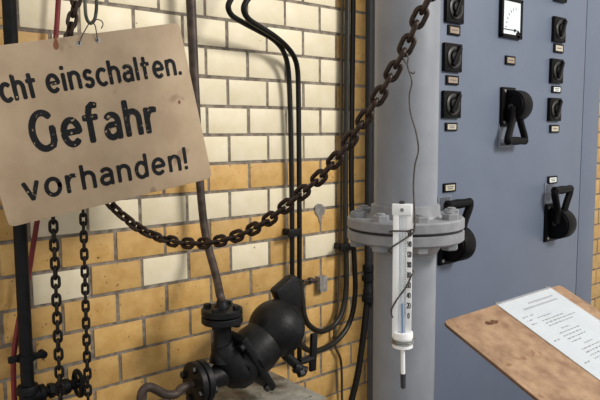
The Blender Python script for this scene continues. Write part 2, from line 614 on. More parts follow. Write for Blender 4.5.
cable('power_cable', 'black cable bending left at the top, nearer the rusty pipe, of the joined pair',
      [(262, -48, 1.354), (247, -22, 1.354), (236, -8, 1.358), (230, 1, 1.362), (228.3, 8, 1.366), (232.5, 16, 1.373), (244, 23, 1.389), (258, 30.5, 1.408), (272, 38.5, 1.424), (281, 47.5, 1.439), (286, 58, 1.450), (288.3, 70, 1.460), (289.5, 90, 1.467), (291, 150, 1.470), (292, 230, 1.470), (292, 300, 1.470), (292, 360, 1.470)], .0074, 'cable', 'cables on the brick wall')
cable('power_cable', 'black cable bending left at the top, farther from the rusty pipe, of the joined pair',
      [(276, -48, 1.347), (262, -22, 1.347), (254, -8, 1.351), (246.5, 1, 1.354), (243.8, 10, 1.358), (249, 19.5, 1.366), (261, 27.5, 1.382), (275, 36.5, 1.404), (287.5, 47.5, 1.431), (294.5, 58, 1.450), (297.5, 70, 1.460), (298.3, 90, 1.467), (299, 150, 1.470), (299.4, 230, 1.470), (299.4, 300, 1.470), (299.4, 360, 1.470)], .0078, 'cable', 'cables on the brick wall')
cable('power_cable', 'dark straight cable looping under in a tight bend, beside the grey pipe',
      [(347.8, -45, 1.462), (347.6, 0, 1.462), (346.5, 100, 1.462), (345.5, 200, 1.462), (346.5, 268, 1.462), (345.5, 295, 1.462), (341.5, 313, 1.46), (333, 326, 1.455), (321, 331.5, 1.44), (311, 327, 1.42), (305, 318, 1.41), (302, 300, 1.41), (300, 280, 1.41)], .0088, 'greycable', 'cables on the brick wall')
cable('power_cable', 'dark straight cable looping under in a wide bend, beside the grey pipe',
      [(353.6, -45, 1.462), (353.2, 0, 1.462), (352, 100, 1.462), (351.5, 200, 1.462), (354.8, 268, 1.462), (355, 295, 1.462), (352, 315, 1.46), (345, 331, 1.455), (333, 343.5, 1.445), (318, 350.5, 1.425), (308, 350, 1.41), (301, 344, 1.40), (296, 335, 1.40)], .0088, 'greycable', 'cables on the brick wall')
cable('power_cable', 'thin brownish cable running left of the straight dark cables',
      [(342.5, -45, 1.478), (342.3, 0, 1.478), (341.5, 100, 1.478), (340.7, 200, 1.478), (339.5, 270, 1.478), (338, 305, 1.478), (334.5, 322, 1.478), (335, 345, 1.478), (341, 362, 1.478), (342, 400, 1.478), (342, 440, 1.478)], .0042, 'browncable', 'cables on the brick wall')

def clip(px, py, d, wd, label):
    c = at(px, py, d)
    t = thing('cable_clip', label, 'cable clip', (c.x, WALL, c.z), 'clips on the wall')
    MB().box((c.x, (d + .012 + WALL)/2, c.z), (.014, WALL - d - .012 + .002, .02), .002).build('stand_off', 'cable', t)
    MB().box((c.x + wd*.2, d - .012, c.z), (wd, .008, .024), .003).build('saddle', 'cable', t)
    MB().hexa((c.x - wd*.3, d - .016, c.z), -Y, .01, .009).build('screw_head', 'blackpaint', t)
clip(290, 232.5, 1.466, .05, 'black cable clip holding the joined cable pair that bends at the top')
clip(343, 247, 1.458, .062, 'black cable clip holding the straight dark cables beside the grey flange')

# small grey lug under the clip
lb = thing('wall_lug', 'small grey metal lug on the wall behind the float trap', 'bracket', at(319, 282, WALL))
a, b = at(315.2, 281, WALL), at(322.6, 281, WALL)
MB().box(((a.x + b.x)/2, WALL - .012, at(319, 283, WALL).z), (b.x - a.x, .024, .052), .004).build('lug_body', 'cement', lb)
MB().tube([at(317, 280, 1.475), at(303, 281, 1.475)], .0045, 10).build('stud', 'rust', lb)
MB().hexa(at(309, 280.6, 1.475), X, .014, .010).build('nut', 'rust', lb)

# ------------------------------------------------------------------ rusty steam pipe
py_ = 1.44
P = [(188.5, -40, py_), (190.8, 0, py_), (194, 70, py_), (197.5, 140, py_), (200.5, 190, py_), (204, 225, py_ - .003), (208.5, 248, py_ - .02), (213.5, 266, py_ - .05), (217.5, 282, py_ - .085), (219.8, 294, 1.305)]
P0_ = at(*P[0])
pts = cr([P0_ + (P0_ - at(*P[1])).normalized()*k for k in (1.1, .5)] + [at(*p) for p in P] + [at(222, 314.5, 1.30) + Z*.0362], 8)
n = len(pts)
st = MB().tube(pts, [.0148 - .0042*min(1, i/(n*.5)) for i in range(n)], 18).build('steam_pipe', 'rust')
tag(st, 'thin rusty brown pipe bending down into the flange of the float trap', 'pipe')

# ------------------------------------------------------------------ concrete block and float steam trap
TY = 1.30
blk_top = at(268, 393, TY).z
rb_ = ray(298, 383)
bx0, bx1 = at(222, 400, TY).x, rb_.x*(blk_top - HC)/rb_.z
blk = MB()
blk.box(((bx0 + bx1)/2, 1.305, blk_top/2), (bx1 - bx0, .25, blk_top), .008)
bk = blk.build('concrete_block', 'concrete')
tag(bk, 'rough grey concrete block under the float trap', 'block')

tr = thing('float_steam_trap', 'black cast iron float steam trap with round float housing and flanges', 'steam trap', (at(262, 392, TY).x, TY, blk_top))
def flange_pair(c, d, r, t, parent, nb=4, a0=.6):
    c, d = V(c), V(d).normalized()
    u, w_, d = frame(d)
    f1 = MB().cyl(c, d, t, r, 32, .002).build('flange', 'iron', parent)
    f2 = MB().cyl(c - d*.003, -d, t, r, 32, .002).build('flange', 'iron', parent)
    MB().cyl(c - d*.003, d, .003, r*.72, 32).build('gasket', 'gasket', parent)
    for i in range(nb):
        a = a0 + 2*PI*i/nb
        q = c + (u*math.cos(a) + w_*math.sin(a))*r*.76
        MB().hexa(q + d*t, d, .009, .0095).build('bolt', 'iron', f1)
        MB().hexa(q - d*(t + .003), -d, .009, .0095).build('nut', 'iron', f2)
fc = at(222, 314.5, TY)
flange_pair(fc, Z, .0515, .0165, tr)
MB().lathe([(0, .018), (.004, .018), (.012, .0145), (.02, .0125)], fc + Z*.016, Z, 20).build('pipe_collar', 'iron', tr)
# body: neck, elbow and outlet
th = math.radians(31)
nrm = V((math.cos(th), 0, math.sin(th)))
e1 = V((math.sin(th), 0, -math.cos(th)))
pcx = at(246.5, 358.5, TY)
oc = at(199.5, 382, TY)                 # outlet joint
body = MB()
body.lathe([(0, .028), (.012, .0225), (.05, .0235), (.10, .034)], fc - Z*.018, -Z, 24)
body.tube(cr([fc - Z*.07, fc - Z*.10 + X*.012, pcx - nrm*.035 - Z*.0, pcx - nrm*.005], 6), [.03, .031, .033, .035, .037, .039, .041, .043, .045, .047, .049, .05, .052, .053, .054, .055, .055, .056, .056][:19], 24)
body.tube(cr([V((oc.x + .012, TY, oc.z)), V((oc.x + .05, TY, oc.z + .002)), V((pcx.x - .02, TY, oc.z + .012)), pcx - e1*.0], 6), [.024 + .0008*i for i in range(19)], 22)
body.sphere(fc - Z*.105 + X*.016, (.042, .042, .044))
body.build('body', 'iron', tr)
flange_pair(oc, X, .053, .016, tr, 4, .3)
MB().cyl(oc + X*.015, X, .02, .028, 24).build('outlet_collar', 'iron', tr)
# cover flange
pl = MB().box(pcx, (.18, .12, .02), .006, (e1, Y, nrm)).build('cover_flange', 'iron', tr)
for s1 in (-1, 1):
    for s2 in (-1, 1):
        MB().hexa(pcx + e1*.072*s1 + Y*.053*s2 - nrm*.01, -nrm, .01, .0095).build('bolt', 'iron', pl)
# float housing
bc = at(276.5, 328, TY)                # centre of the float ball
ax_ = (bc - pcx)
hs = MB()
ln_ = ax_.length
rb0 = .0765
prof = [(.004, .064), (.02, .064), (.035, .065)]
for i in range(19):
    a_ = math.radians(128 - 128*i/18)
    h_, r_ = ln_ + rb0*math.cos(a_), rb0*math.sin(a_)
    if h_ > .04:
        prof.append((h_, max(r_, .0)))
hs.lathe(prof, pcx, ax_, 40)
hs.build('float_housing', 'iron', tr)
lug = [at(x, y, TY + .012) for x, y in ((276, 291.5), (284, 284.5), (292.5, 277), (297, 275.5), (300.3, 278.5), (302.3, 292), (302.5, 312), (288, 318))]
MB().prism(lug, (0, .034, 0), .009).build('housing_arm', 'iron', tr)
# drain valve with lever
dv = MB()
p0, p1 = at(282, 352, TY - .02), at(297, 365.5, TY - .03)
dv.tube([p0, p1], .013, 14)
dv.lathe([(0, .012), (.004, .016), (.02, .016), (.024, .011), (.038, .011)], p1 - Z*.0 - X*.012, V((.75, -.5, -.35)), 14)
dv.hexa(p1 + V((.0, -.014, -.012)), V((-.1, -.6, -.8)), .014, .013)
d_ = dv.build('drain_valve', 'iron', tr)
MB().tube([at(300, 362, TY - .02), at(313, 358, TY - .02)], .009, 10).build('stem', 'iron', d_)
la, lb_ = at(314, 333, TY - .02), at(312.3, 371, TY - .02)
MB().box((la + lb_)/2, (.021, .012, (la - lb_).length), .004, (X, Y, (la - lb_).normalized())).build('lever', 'iron', d_)
# outlet pipe
P = [at(197, 382, TY), at(184, 389.5, TY - .01), at(176, 394, TY), at(166, 394.5, TY), at(157, 390, TY), at(149.5, 387, TY), at(143.5, 390, TY), at(141, 399, TY), at(140.5, 420, TY)]
q = P[-1].copy()
P[0] = oc - X*.012
P[1] = V((P[1].x, TY, P[1].z))
P += [V((q.x, TY, q.z - .2)), V((q.x, TY, .01))]
op = MB().tube(cr(P, 7), .0105, 16).build('outlet_pipe', 'rust')
tag(op, 'short brown pipe curving down from the left flange of the float trap', 'pipe')

# ------------------------------------------------------------------ left black pipe with tap
LY = 1.42
a0 = at(10, 20, LY)
a1 = at(27, 370, LY)
lx = (a0.x + a1.x)/2
dlt = (a1.x - a0.x)/(a1.z - a0.z)
def lp(z):
    return V((a0.x + (z - a0.z)*dlt, LY, z))
lpz = thing('black_riser_pipe', 'black upright pipe with side tap at the left edge behind the sign', 'pipe', lp(.0))
zt = at(29, 396, LY).z
MB().tube([lp(zt - .02), lp(3.05)], .0142, 18).build('riser', 'blackpaint', lpz)
te = lp(zt)
te_m = MB()
te_m.lathe([(-.05, .021), (-.045, .0235), (-.03, .0235), (-.026, .019), (.012, .019), (.016, .0235), (.03, .0235), (.034, .021)], te - Z*.008, Z, 20)
te_m.lathe([(0, .017), (.022, .017), (.024, .0195), (.034, .0195), (.036, .017)], te - Z*.0, X, 18)
te_m.build('tee_fitting', 'blackpaint', lpz)
MB().tube([lp(zt - .03), lp(.0)], .0142, 18).build('lower_pipe', 'blackpaint', lpz)
tap = MB()
tap.lathe([(.03, .0115), (.05, .0115), (.05, .015), (.058, .015), (.06, .012), (.066, .017), (.078, .019), (.09, .017), (.094, .012), (.104, .011)], te, X, 18)
tap.hexa(te + X*.044, X, .012, .017)
tp = tap.build('tap_body', 'blackpaint', lpz)
MB().tube([te + X*.095, te + X*.132], .0045, 10).build('stem', 'blackpaint', tp)
hw = MB()
ring = [te + X*.112 + (Y*math.cos(t) + Z*math.sin(t))*.029 for t in [2*PI*i/28 for i in range(28)]]
hw.tube(ring, .0052, 10, closed=True)
for i in range(4):
    t = PI/4 + i*PI/2
    hw.tube([te + X*.112, te + X*.112 + (Y*math.cos(t) + Z*math.sin(t))*.029], .0038, 8)
hw.cyl(te + X*.105, X, .014, .010, 14)
hw.build('handwheel', 'blackpaint', tp)
cz = at(28, 357, LY).z
c = lp(cz)
cl = MB()
cl.lathe([(-.007, .0142), (-.007, .0185), (.007, .0185), (.007, .0142)], c, Z, 24)
cl.box(c + X*.027 - Y*.004, (.026, .012, .014), .003)
cl.box(c - X*.026 + Y*.004, (.022, .012, .014), .003)
cl = cl.build('pipe_clamp', 'blackpaint', lpz)
MB().cyl(c + V((.034, -.012, 0)), Y, .022, .009, 14, .002).build('clamp_bolt', 'blackpaint', cl)
MB().cyl(c + V((-.03, -.006, 0)), Y, .02, .006, 12, .001).build('clamp_bolt', 'blackpaint', cl)
MB().box(c + V((.012, (WALL - LY)/2 + .006, .028)), (.012, WALL - LY - .006, .03), .002).build('wall_stay', 'rust', cl)

# red hose
RY = 1.462
P = [(60.5, -50), (58.3, 0), (56, 36), (51, 100), (44, 170), (37, 222), (32.5, 250), (28.5, 275), (23, 300), (18, 325), (14.6, 348), (13.4, 370), (14.6, 402), (17, 440)]
pts = [at(x, y, RY) for x, y in P]
pts = [pts[0] + (pts[0] - pts[1])*k for k in (6, 3, 1)] + pts + [V((pts[-1].x, RY, .02))]
rh = MB().tube(cr(pts, 8), .0058, 14).build('red_hose', 'red')
tag(rh, 'thin red hose winding down beside the black upright pipe', 'hose')

# ------------------------------------------------------------------ chains
def link_mesh(name, pitch, wd, d, m):
    """stadium ring, length along x, flat in the xy plane"""
    r = (wd - d)/2
    hl = (pitch + d)/2 - r          # half straight length (centre line)
    hl = max(hl, .0015)
    ring = []
    for i in range(9):
        t = -PI/2 + PI*i/8
        ring.append((hl + r*math.cos(t), r*math.sin(t), 0))
    for i in range(9):
        t = PI/2 + PI*i/8
        ring.append((-hl + r*math.cos(t), r*math.sin(t), 0))
    return MB().tube(ring, d/2, 8, closed=True).mesh(name, m, 60)

def resample(P, step):
    out = [P[0]]
    acc = 0
    prev = P[0]
    i = 1
    while i < len(P):
        seg = (P[i] - prev).length
        if acc + seg >= step:
            prev = prev + (P[i] - prev)*((step - acc)/seg)
            out.append(prev.copy())
            acc = 0
        else:
            acc += seg
            prev = P[i]
            i += 1
    return out

def chain(label, P, pitch, me, face, twist=0.0, twfun=None):
    Q = resample(P, pitch)
    root = thing('chain', label, 'chain', P[-1])
    for i in range(len(Q) - 1):
        d = (Q[i+1] - Q[i]).normalized()
        n_ = V(face) - d*V(face).dot(d)
        n_.normalize()
        s = d.cross(n_)
        a = (PI/2 if i % 2 else 0) + twist + (twfun(Q[i]) if twfun else random.uniform(-.1, .1))
        y2 = s*math.cos(a) + n_*math.sin(a)
        z2 = d.cross(y2)
        c = (Q[i] + Q[i+1])/2
        o = bpy.data.objects.new('link', me)
        COL.objects.link(o)
        M = Matrix(((d.x, y2.x, z2.x, c.x), (d.y, y2.y, z2.y, c.y), (d.z, y2.z, z2.z, c.z), (0, 0, 0, 1)))
        o.parent = root
        o.matrix_parent_inverse = Matrix.Translation(-V(root.location))
        o.matrix_basis = M
    return root

big = link_mesh('link', .0216, .0245, .0078, 'chain')
A2 = at(112, 207, 1.30)
B2 = hor(407, 60, .975)
nx, ny = -(B2.y - A2.y), (B2.x - A2.x)
def onplane(px, py):
    r = ray(px, py)
    t = (nx*A2.x + ny*A2.y)/(nx*r.x + ny*r.y)
    p = r*t
    return V((p.x, p.y, p.z + HC))
cp = [(448, -48), (439, -25), (430, -4), (417, 22), (405, 49), (391, 75), (376, 101), (361, 124), (346, 146), (332, 164), (316, 181), (297.5, 196.5), (281, 210), (265, 222.3), (248, 231.5), (231, 238), (213, 242.3), (196, 243.6), (179, 242.6), (163, 239), (148, 233), (136, 226.5), (127, 219)]
cpts = [onplane(*p) for p in cp]
CHY = 1.285
up_ = [at(x, y, CHY) for x, y in ((113, 207), (100, 188), (88, 160), (78, 120), (71, 80), (68.5, 50), (69, 36), (72.5, 18), (76, 0), (80, -25))]
cpts += up_
cpts = [V((cpts[0].x + .03, cpts[0].y - .06, cpts[0].z + .16))] + cpts + [V((up_[-1].x + .03, CHY, up_[-1].z + .25))]
cc = cr(cpts, 10)
chain('long rusty chain drooping across the wall from behind the sign to upper right', cc, .0216, big, V((-.55, -.8, .2)), 0.0, lambda p: .78*max(0, min(1, (p.y - 1.10)/.06)) + random.uniform(-.1, .1))

small = link_mesh('link', .0203, .0215, .0068, 'blackchain')
small2 = link_mesh('link', .0197, .0188, .0063, 'blackchain')
HY = 1.376
x_, y_ = at(53.6, 235, HY), at(84.3, 235, HY)
zt_ = at(60, 70, HY).z
for (p, q, me, lab, pit) in ((at(53.8, 235, HY), at(60.2, 395, HY), small, 'straight hanging black chain with larger links, nearer the black upright pipe', .0203),
                        (at(83.8, 235, HY), at(88, 395, HY), small2, 'straight hanging black chain with smaller links, to the right of its twin', .0197)):
    xm = (p.x + q.x)/2
    sl = (q.x - p.x)/(q.z - p.z)
    chain(lab, [V((p.x + (zt_ - p.z)*sl, HY, zt_)), V((p.x + (.7 - p.z)*sl, HY, .7))], pit, me, V((-.45, -.9, 0)))['group'] = 'straight hanging chains'
wb = thing('chain_bracket', 'black flat wall bracket behind the sign holding two chains', 'bracket', V(((x_.x + y_.x)/2, WALL, zt_)))
MB().box(((x_.x + y_.x)/2, WALL - .004, zt_ + .01), (.13, .008, .03), .002).build('back_plate', 'blackpaint', wb)
for p in (x_, y_):
    MB().tube(cr([V((p.x - (.004), WALL - .004, zt_ + .012)), V((p.x - .004, HY + .01, zt_ + .012)), V((p.x - .004, HY - .006, zt_ + .004)), V((p.x - .004, HY - .012, zt_ + .016))], 6), .0045, 10).build('hook', 'blackpaint', wb)

# ------------------------------------------------------------------ warning sign
SY = 1.24
TH = .004
br, bl, tr_ = at(212.5, 178, SY), at(9.5, 227.5, SY), at(179, 22.5, SY)
tl0 = at(0, 45.3, SY)
ut = (tr_ - tl0).normalized()
lft = (br - tr_).length
tl = bl + (tr_ - br)
# top left from the top edge line and the left edge line
den = ut.x*(tr_ - br).z - ut.z*(tr_ - br).x
k_ = ((bl.x - tl0.x)*(tr_ - br).z - (bl.z - tl0.z)*(tr_ - br).x)/den
tl = tl0 + ut*k_
outl = []
def corner(a, b, c, r1, n_=5):
    d1, d2 = (a - b).normalized(), (c - b).normalized()
    p, q = b + d1*r1, b + d2*r1
    for i in range(n_ + 1):
        t = i/n_
        outl.append(p*(1-t)**2 + b*2*t*(1-t) + q*t*t)
corner(bl, br, tr_, .016)
corner(br, tr_, tl, .011)
corner(tr_, tl, bl, .010)
corner(tl, bl, br, .012)
sg = thing('warning_sign', 'beige warning sign with black German lettering hung crooked on a hook', 'sign', (bl + br)/2)
sb_ = MB().prism(outl, (0, TH, 0), .0007)
sb_.build('board', 'sign', sg)
# lettering made of brush strokes, unit = x-height
def arc(cx, cy, rx, ry, a0, a1, n_=14):
    return [(cx + rx*math.cos(math.radians(a0 + (a1 - a0)*i/n_)), cy + ry*math.sin(math.radians(a0 + (a1 - a0)*i/n_))) for i in range(n_ + 1)]
G = {
    'N': (.85, [[(0, 0), (0, 1.44), (.78, 0), (.78, 1.5)]]),
    'i': (.02, [[(0, 0), (0, .98)], [(0, 1.32), (0, 1.42)]]),
    'c': (.55, [arc(.36, .5, .36, .5, 52, 308)]),
    'h': (.62, [[(0, 0), (0, 1.44)], [(0, .62)] + arc(.31, .66, .31, .34, 160, 0, 10) + [(.62, 0)]]),
    't': (.46, [[(.14, 1.38), (.14, .0)], [(-.06, .98), (.46, .98)]]),
    'e': (.7, [[(.04, .5), (.7, .52)] + arc(.36, .5, .35, .5, 6, 312, 18)]),
    'n': (.62, [[(0, 0), (0, 1)], [(0, .62)] + arc(.31, .66, .31, .34, 160, 0, 10) + [(.62, 0)]]),
    's': (.5, [arc(.26, .74, .24, .26, 35, 270, 10)[:-1] + arc(.26, .25, .26, .25, 90, -150, 10)]),
    'a': (.62, [arc(.3, .68, .3, .32, 140, 0, 10) + [(.6, 0)], [(.6, .58), (.34, .56)] + arc(.26, .29, .26, .27, 90, 280, 10) + [(.5, .1), (.6, .22)]]),
    'l': (.08, [[(0, 0), (0, 1.44)]]),
    'd': (.66, [[(.66, 0), (.66, 1.48)], arc(.34, .5, .32, .5, 40, 320, 14)]),
    'r': (.42, [[(0, 0), (0, 1)], [(0, .6), (.1, .85), (.26, .98), (.46, .96)]]),
    'v': (.68, [[(0, 1), (.36, 0), (.68, 1)]]),
    'o': (.72, [arc(.36, .5, .36, .5, 0, 372, 24)]),
    'f': (.46, [[(.14, 0), (.14, 1.2), (.2, 1.4), (.34, 1.5), (.5, 1.47)], [(-.1, .98), (.46, .98)]]),
    'G': (.9, [arc(.48, .72, .48, .72, 50, 285, 20) + [(.78, .1), (.86, .3), (.86, .82)]]),
    '.': (.06, [[(0, .0), (0, .10)]]),
    '!': (.06, [[(0, .42), (0, 1.44)], [(0, .0), (0, .1)]]),
}
def ribbon(mbd, pts, wd, tf):
    """flat brush stroke: mitred strip with chamfered ends, split at sharp corners"""
    P = [V((x, y)) for x, y in pts]
    for i in range(1, len(P) - 1):
        if (P[i] - P[i-1]).angle(P[i+1] - P[i]) > 1.2:
            ribbon(mbd, [tuple(p) for p in P[:i+1]], wd, tf)
            ribbon(mbd, [tuple(p) for p in P[i:]], wd, lambda p: tf(p) - Y*.00004)
            return
    n_ = len(P)
    vs, fs = [], []
    def row(p, nn, h):
        vs.append(tf(p + nn*h))
        vs.append(tf(p - nn*h))
    d0, d1 = (P[1] - P[0]).normalized(), (P[-1] - P[-2]).normalized()
    row(P[0] - d0*wd*.30, V((-d0.y, d0.x)), wd*.34)
    for i in range(n_):
        a_ = (P[i] - P[i-1]).normalized() if i else d0
        b_ = (P[i+1] - P[i]).normalized() if i < n_ - 1 else d1
        t = (a_ + b_).normalized()
        nn = V((-t.y, t.x))
        row(P[i], nn, wd/2/max(.6, nn.dot(V((-b_.y, b_.x)))))
    row(P[-1] + d1*wd*.30, V((-d1.y, d1.x)), wd*.34)
    for i in range(len(vs)//2 - 1):
        fs.append((2*i, 2*i + 1, 2*i + 3, 2*i + 2))
    mbd.add(vs, fs)

def word(text, x0, y0, x1, y1, xh, stroke, gap, eps):
    """baseline from pixel (x0,y0) to (x1,y1), xh = x-height in metres"""
    a, b = at(x0, y0, SY), at(x1, y1, SY)
    u = (b - a)
    ln = u.length
    u.normalize()
    v = V((-u.z, 0, u.x))
    tot = sum(G[c][0] for c in text) + gap*(len(text) - 1)
    kx = ln/(tot*xh)
    pen = 0
    m_ = MB()
    for i, c in enumerate(text):
        wd, st_ = G[c]
        for si, s in enumerate(st_):
            jit = random.uniform(-.015, .015)
            ribbon(m_, [((pen + x)*kx, y + jit) for x, y in s], stroke, lambda p, i=i, si=si: a + u*(p.x*xh) + v*(p.y*xh) - Y*(eps + .00006*(i % 2) + .00015*si))
        pen += wd + gap
    o = m_.build('lettering', 'letter', sg)
    o['label'] = 'black brush lettering'
    return o
pm = 628/((at(100, 120, SY) - V((0, 0, HC))).dot(Fw))      # pixels per metre on the sign
word('einschalten.', 49.5, 92, 181, 73.5, 15/pm, .27, .42, .0004)
word('Nicht', -21, 105.5, 37.5, 96, 15/pm, .27, .42, .0004)
word('Gefahr', 36, 150.5, 157, 130.5, 23.5/pm, .27, .42, .0004)
word('vorhanden!', 26.5, 200.5, 187.3, 168, 15.5/pm, .27, .44, .0004)
# fixing holes with bright rims and rust run
for (hx, hy) in ((79, 43.8), (97.8, 40)):
    h = at(hx, hy, SY)
    MB().lathe([(0, .0052), (.0012, .0048), (.0012, .0022), (.0002, .002)], h, -Y, 18).build('eyelet', 'steel', sg)
st_ = at(55.8, 43, SY)
dp = [(0, .016), (.0035, .004), (.0055, -.004), (.004, -.0105), (0, -.013), (-.004, -.0105), (-.0055, -.004), (-.0035, .004)]
MB().add([st_ + V((x, -.0003, z)) for x, z in dp], [tuple(range(8))]).build('rust_stain', 'stain', sg)
dp = [(0, .007), (.004, .003), (.005, -.003), (.001, -.006), (-.004, -.002)]
st_ = at(179, 102, SY)
MB().add([st_ + V((x*.8, -.0003, z*.8)) for x, z in dp], [tuple(range(5))]).build('rust_stain', 'stain', sg)

# hook above the sign and tie wires
hk = at(91, 12, SY + .006)
hx = []
def H(px, py):
    return at(px, py, SY + .006)
loop = [H(85.5, -30), H(85, -6), H(85.2, 8), H(86.5, 18), H(90.3, 23.3), H(94.5, 19.5), H(96.3, 10), H(96.6, 0), H(96.6, -10)]
sh = thing('suspension_hook', 'greenish steel loop hook above the beige sign', 'hook', H(90.3, 23.3))
tp_ = loop[0]
MB().tube(cr([V((tp_.x + .012, tp_.y, 3.0)), V((tp_.x + .012, tp_.y, tp_.z + .3))] + [V((tp_.x + .008, tp_.y, tp_.z + .06))] + loop, 8), .0034, 12).build('bent_rod', 'hook', sh)
sp = MB()
sp.tube(cr([H(96.6, -10), H(95, -22), H(88, -27)], 6), .0034, 12)
sp.build('closing_bend', 'hook', sh)
def wirething(label, pts, r=.0011):
    o = MB().tube(cr(pts, 7), r, 8).build('tie_wire', 'wire')
    tag(o, label, 'wire', 'wires holding the sign')
wirething('left thin tie wire from the hook down to the sign eyelet', [H(91, 21.5), at(88.5, 24.5, SY - .006), at(83.5, 33, SY - .005), at(80, 41, SY - .005), at(79, 44.5, SY - .001), at(79, 44.5, SY + .004)])
wirething('right curled tie wire from the hook down to the sign eyelet', [at(98, 40, SY + .004), at(97.6, 40.5, SY - .003), at(96.5, 33, SY - .006), at(95.2, 26, SY - .006), at(93, 21.5, SY - .002), at(97, 19.5, SY - .003), at(101.5, 21, SY - .003), at(103, 24.5, SY - .003), at(101.2, 28.5, SY - .003)])

# ------------------------------------------------------------------ thermometer on a wire
wire_top = onplane(405.5, 57)
ty = hor(402.5, 260, .945)
TYY = ty.y
fwd = V((ty.x, ty.y, 0)).normalized()
side = V((fwd.y, -fwd.x, 0))
def tpx(px, py, d=0):
    """point on the thermometer's plane (vertical, facing the viewer), d in front of it"""
    r = ray(px, py)
    t = (fwd.dot(ty) - d)/fwd.dot(r)
    p = r*t
    return V((p.x, p.y, p.z + HC))
th_top, th_bot = tpx(402, 204), tpx(402.5, 336)
hh = th_top.z - th_bot.z
hw_ = (tpx(411.6, 260) - tpx(392.2, 260)).length
tm = thing('thermometer', 'long white scale thermometer hanging from the chain before the grey pipe', 'thermometer', tpx(402.5, 386))
AX = (side, fwd, Z)
cen = (th_top + th_bot)/2
# hollow white casing: back, two rails, cap
cs = MB()
cs.box(cen + fwd*.004, (hw_, .004, hh), .001, AX)
cs.box(cen - side*(hw_/2 - .0045) - fwd*.002, (.009, .012, hh), .0015, AX)
cs.box(cen + side*(hw_/2 - .0045) - fwd*.001, (.009, .010, hh), .0015, AX)
cs.build('casing', 'white', tm)
capc = th_top - Z*.008
cp_ = MB().box(capc - fwd*.002, (hw_*1.01, .013, .017), .002, AX).build('cap', 'white', tm)
MB().cyl(capc - fwd*.0082, -fwd, .0015, .0028, 12).build('screw', 'steel', cp_)
MB().lathe([(0, .004), (.004, .0045), (.005, .003)], th_top - fwd*.001, Z, 12).build('top_plug', 'ink', tm)
MB().box(cen - fwd*.0005 - Z*.008, (hw_ - .018, .004, hh - .018), 0, AX).build('scale_plate', 'scale', tm)
MB().tube([tpx(400.8, 213, .0045), tpx(402.6, 333, .0045)], .0028, 12).build('glass_tube', 'glass', tm)
MB().tube([tpx(402.3, 303.5, .0078), tpx(402.6, 333, .0078)], .0014, 8).build('liquid_column', 'blueliquid', tm)
tk = MB()
z0_, z8_ = tpx(407, 314.5).z, tpx(407, 233).z
for i in range(33):
    z = z0_ + (z8_ - z0_)*i/32
    big_ = i % 4 == 0
    w0 = .0042 if big_ else .0022
    tk.box(V((cen.x, cen.y, z)) + side*(.0045 + w0/2 - .001) - fwd*.0028, (w0, .0004, .0006), 0, AX)
tk.build('scale_ticks', 'greyink', tm)
# figures 0 ... 160, seven-stroke digits
DG = {'0': [arc(.3, .5, .28, .5, 0, 372, 14)], '1': [[(.1, .75), (.35, 1), (.35, 0)]], '2': [arc(.3, .7, .28, .3, 160, -30, 8) + [(0, 0), (.6, 0)]],
      '4': [[(.45, 0), (.45, 1), (0, .3), (.62, .3)]], '6': [[(.5, 1), (.12, .6), (.02, .3)] + arc(.3, .28, .28, .28, 180, 540, 12)],
      '8': [arc(.3, .25, .27, .26, 0, 360, 12), arc(.3, .75, .23, .25, 0, 360, 12)]}
dg = MB()
for i, s in enumerate(('0', '20', '40', '60', '80', '100', '120', '140', '160')):
    z = z0_ + (z8_ - z0_)*i/8
    hgt = .0078
    wch = .0029 if len(s) < 3 else .0021
    base_ = V((cen.x, cen.y, z - hgt/2)) + side*(hw_/2 - .0043 - len(s)*wch/2) - fwd*.0065
    for j, c in enumerate(s):
        for stt in DG[c]:
            ribbon(dg, [((x*.8)*wch/hgt/.55 + j*wch/hgt, y) for x, y in stt], .15, lambda p: base_ + side*(p.x*hgt) + Z*(p.y*hgt))
dg.build('scale_figures', 'ink', tm)
# ferrule, stem, tip
MB().lathe([(0, .0152), (.002, .0158), (.009, .0158), (.010, .0150), (.017, .0150), (.018, .0158), (.0235, .0158), (.0245, .009)], tpx(402.6, 331.5), -Z, 28).build('ferrule', 'white', tm)
tk = MB()
for dz in (0, .0026, .0052):
    tk.tube([tpx(402.6, 339) - Z*dz + (side*math.cos(t) + fwd*math.sin(t))*.0158 for t in [2*PI*i/20 for i in range(20)]], .0013, 8, closed=True)
tk.tube(cr([tpx(411, 339, .002), tpx(413.5, 338.5, .003), tpx(415.5, 336.5, .003)], 5), .001, 6)
tk.build('wire_binding', 'steel', tm)
MB().tube([tpx(402.6, 343), tpx(403, 374)], .0034, 14).build('stem', 'scale', tm)
a, b = tpx(403, 373.5), tpx(403.2, 388.5)
MB().lathe([(0, .0042), ((a - b).length - .002, .004), ((a - b).length, .002)], a, b - a, 14).build('bulb_tip', 'ink', tm)

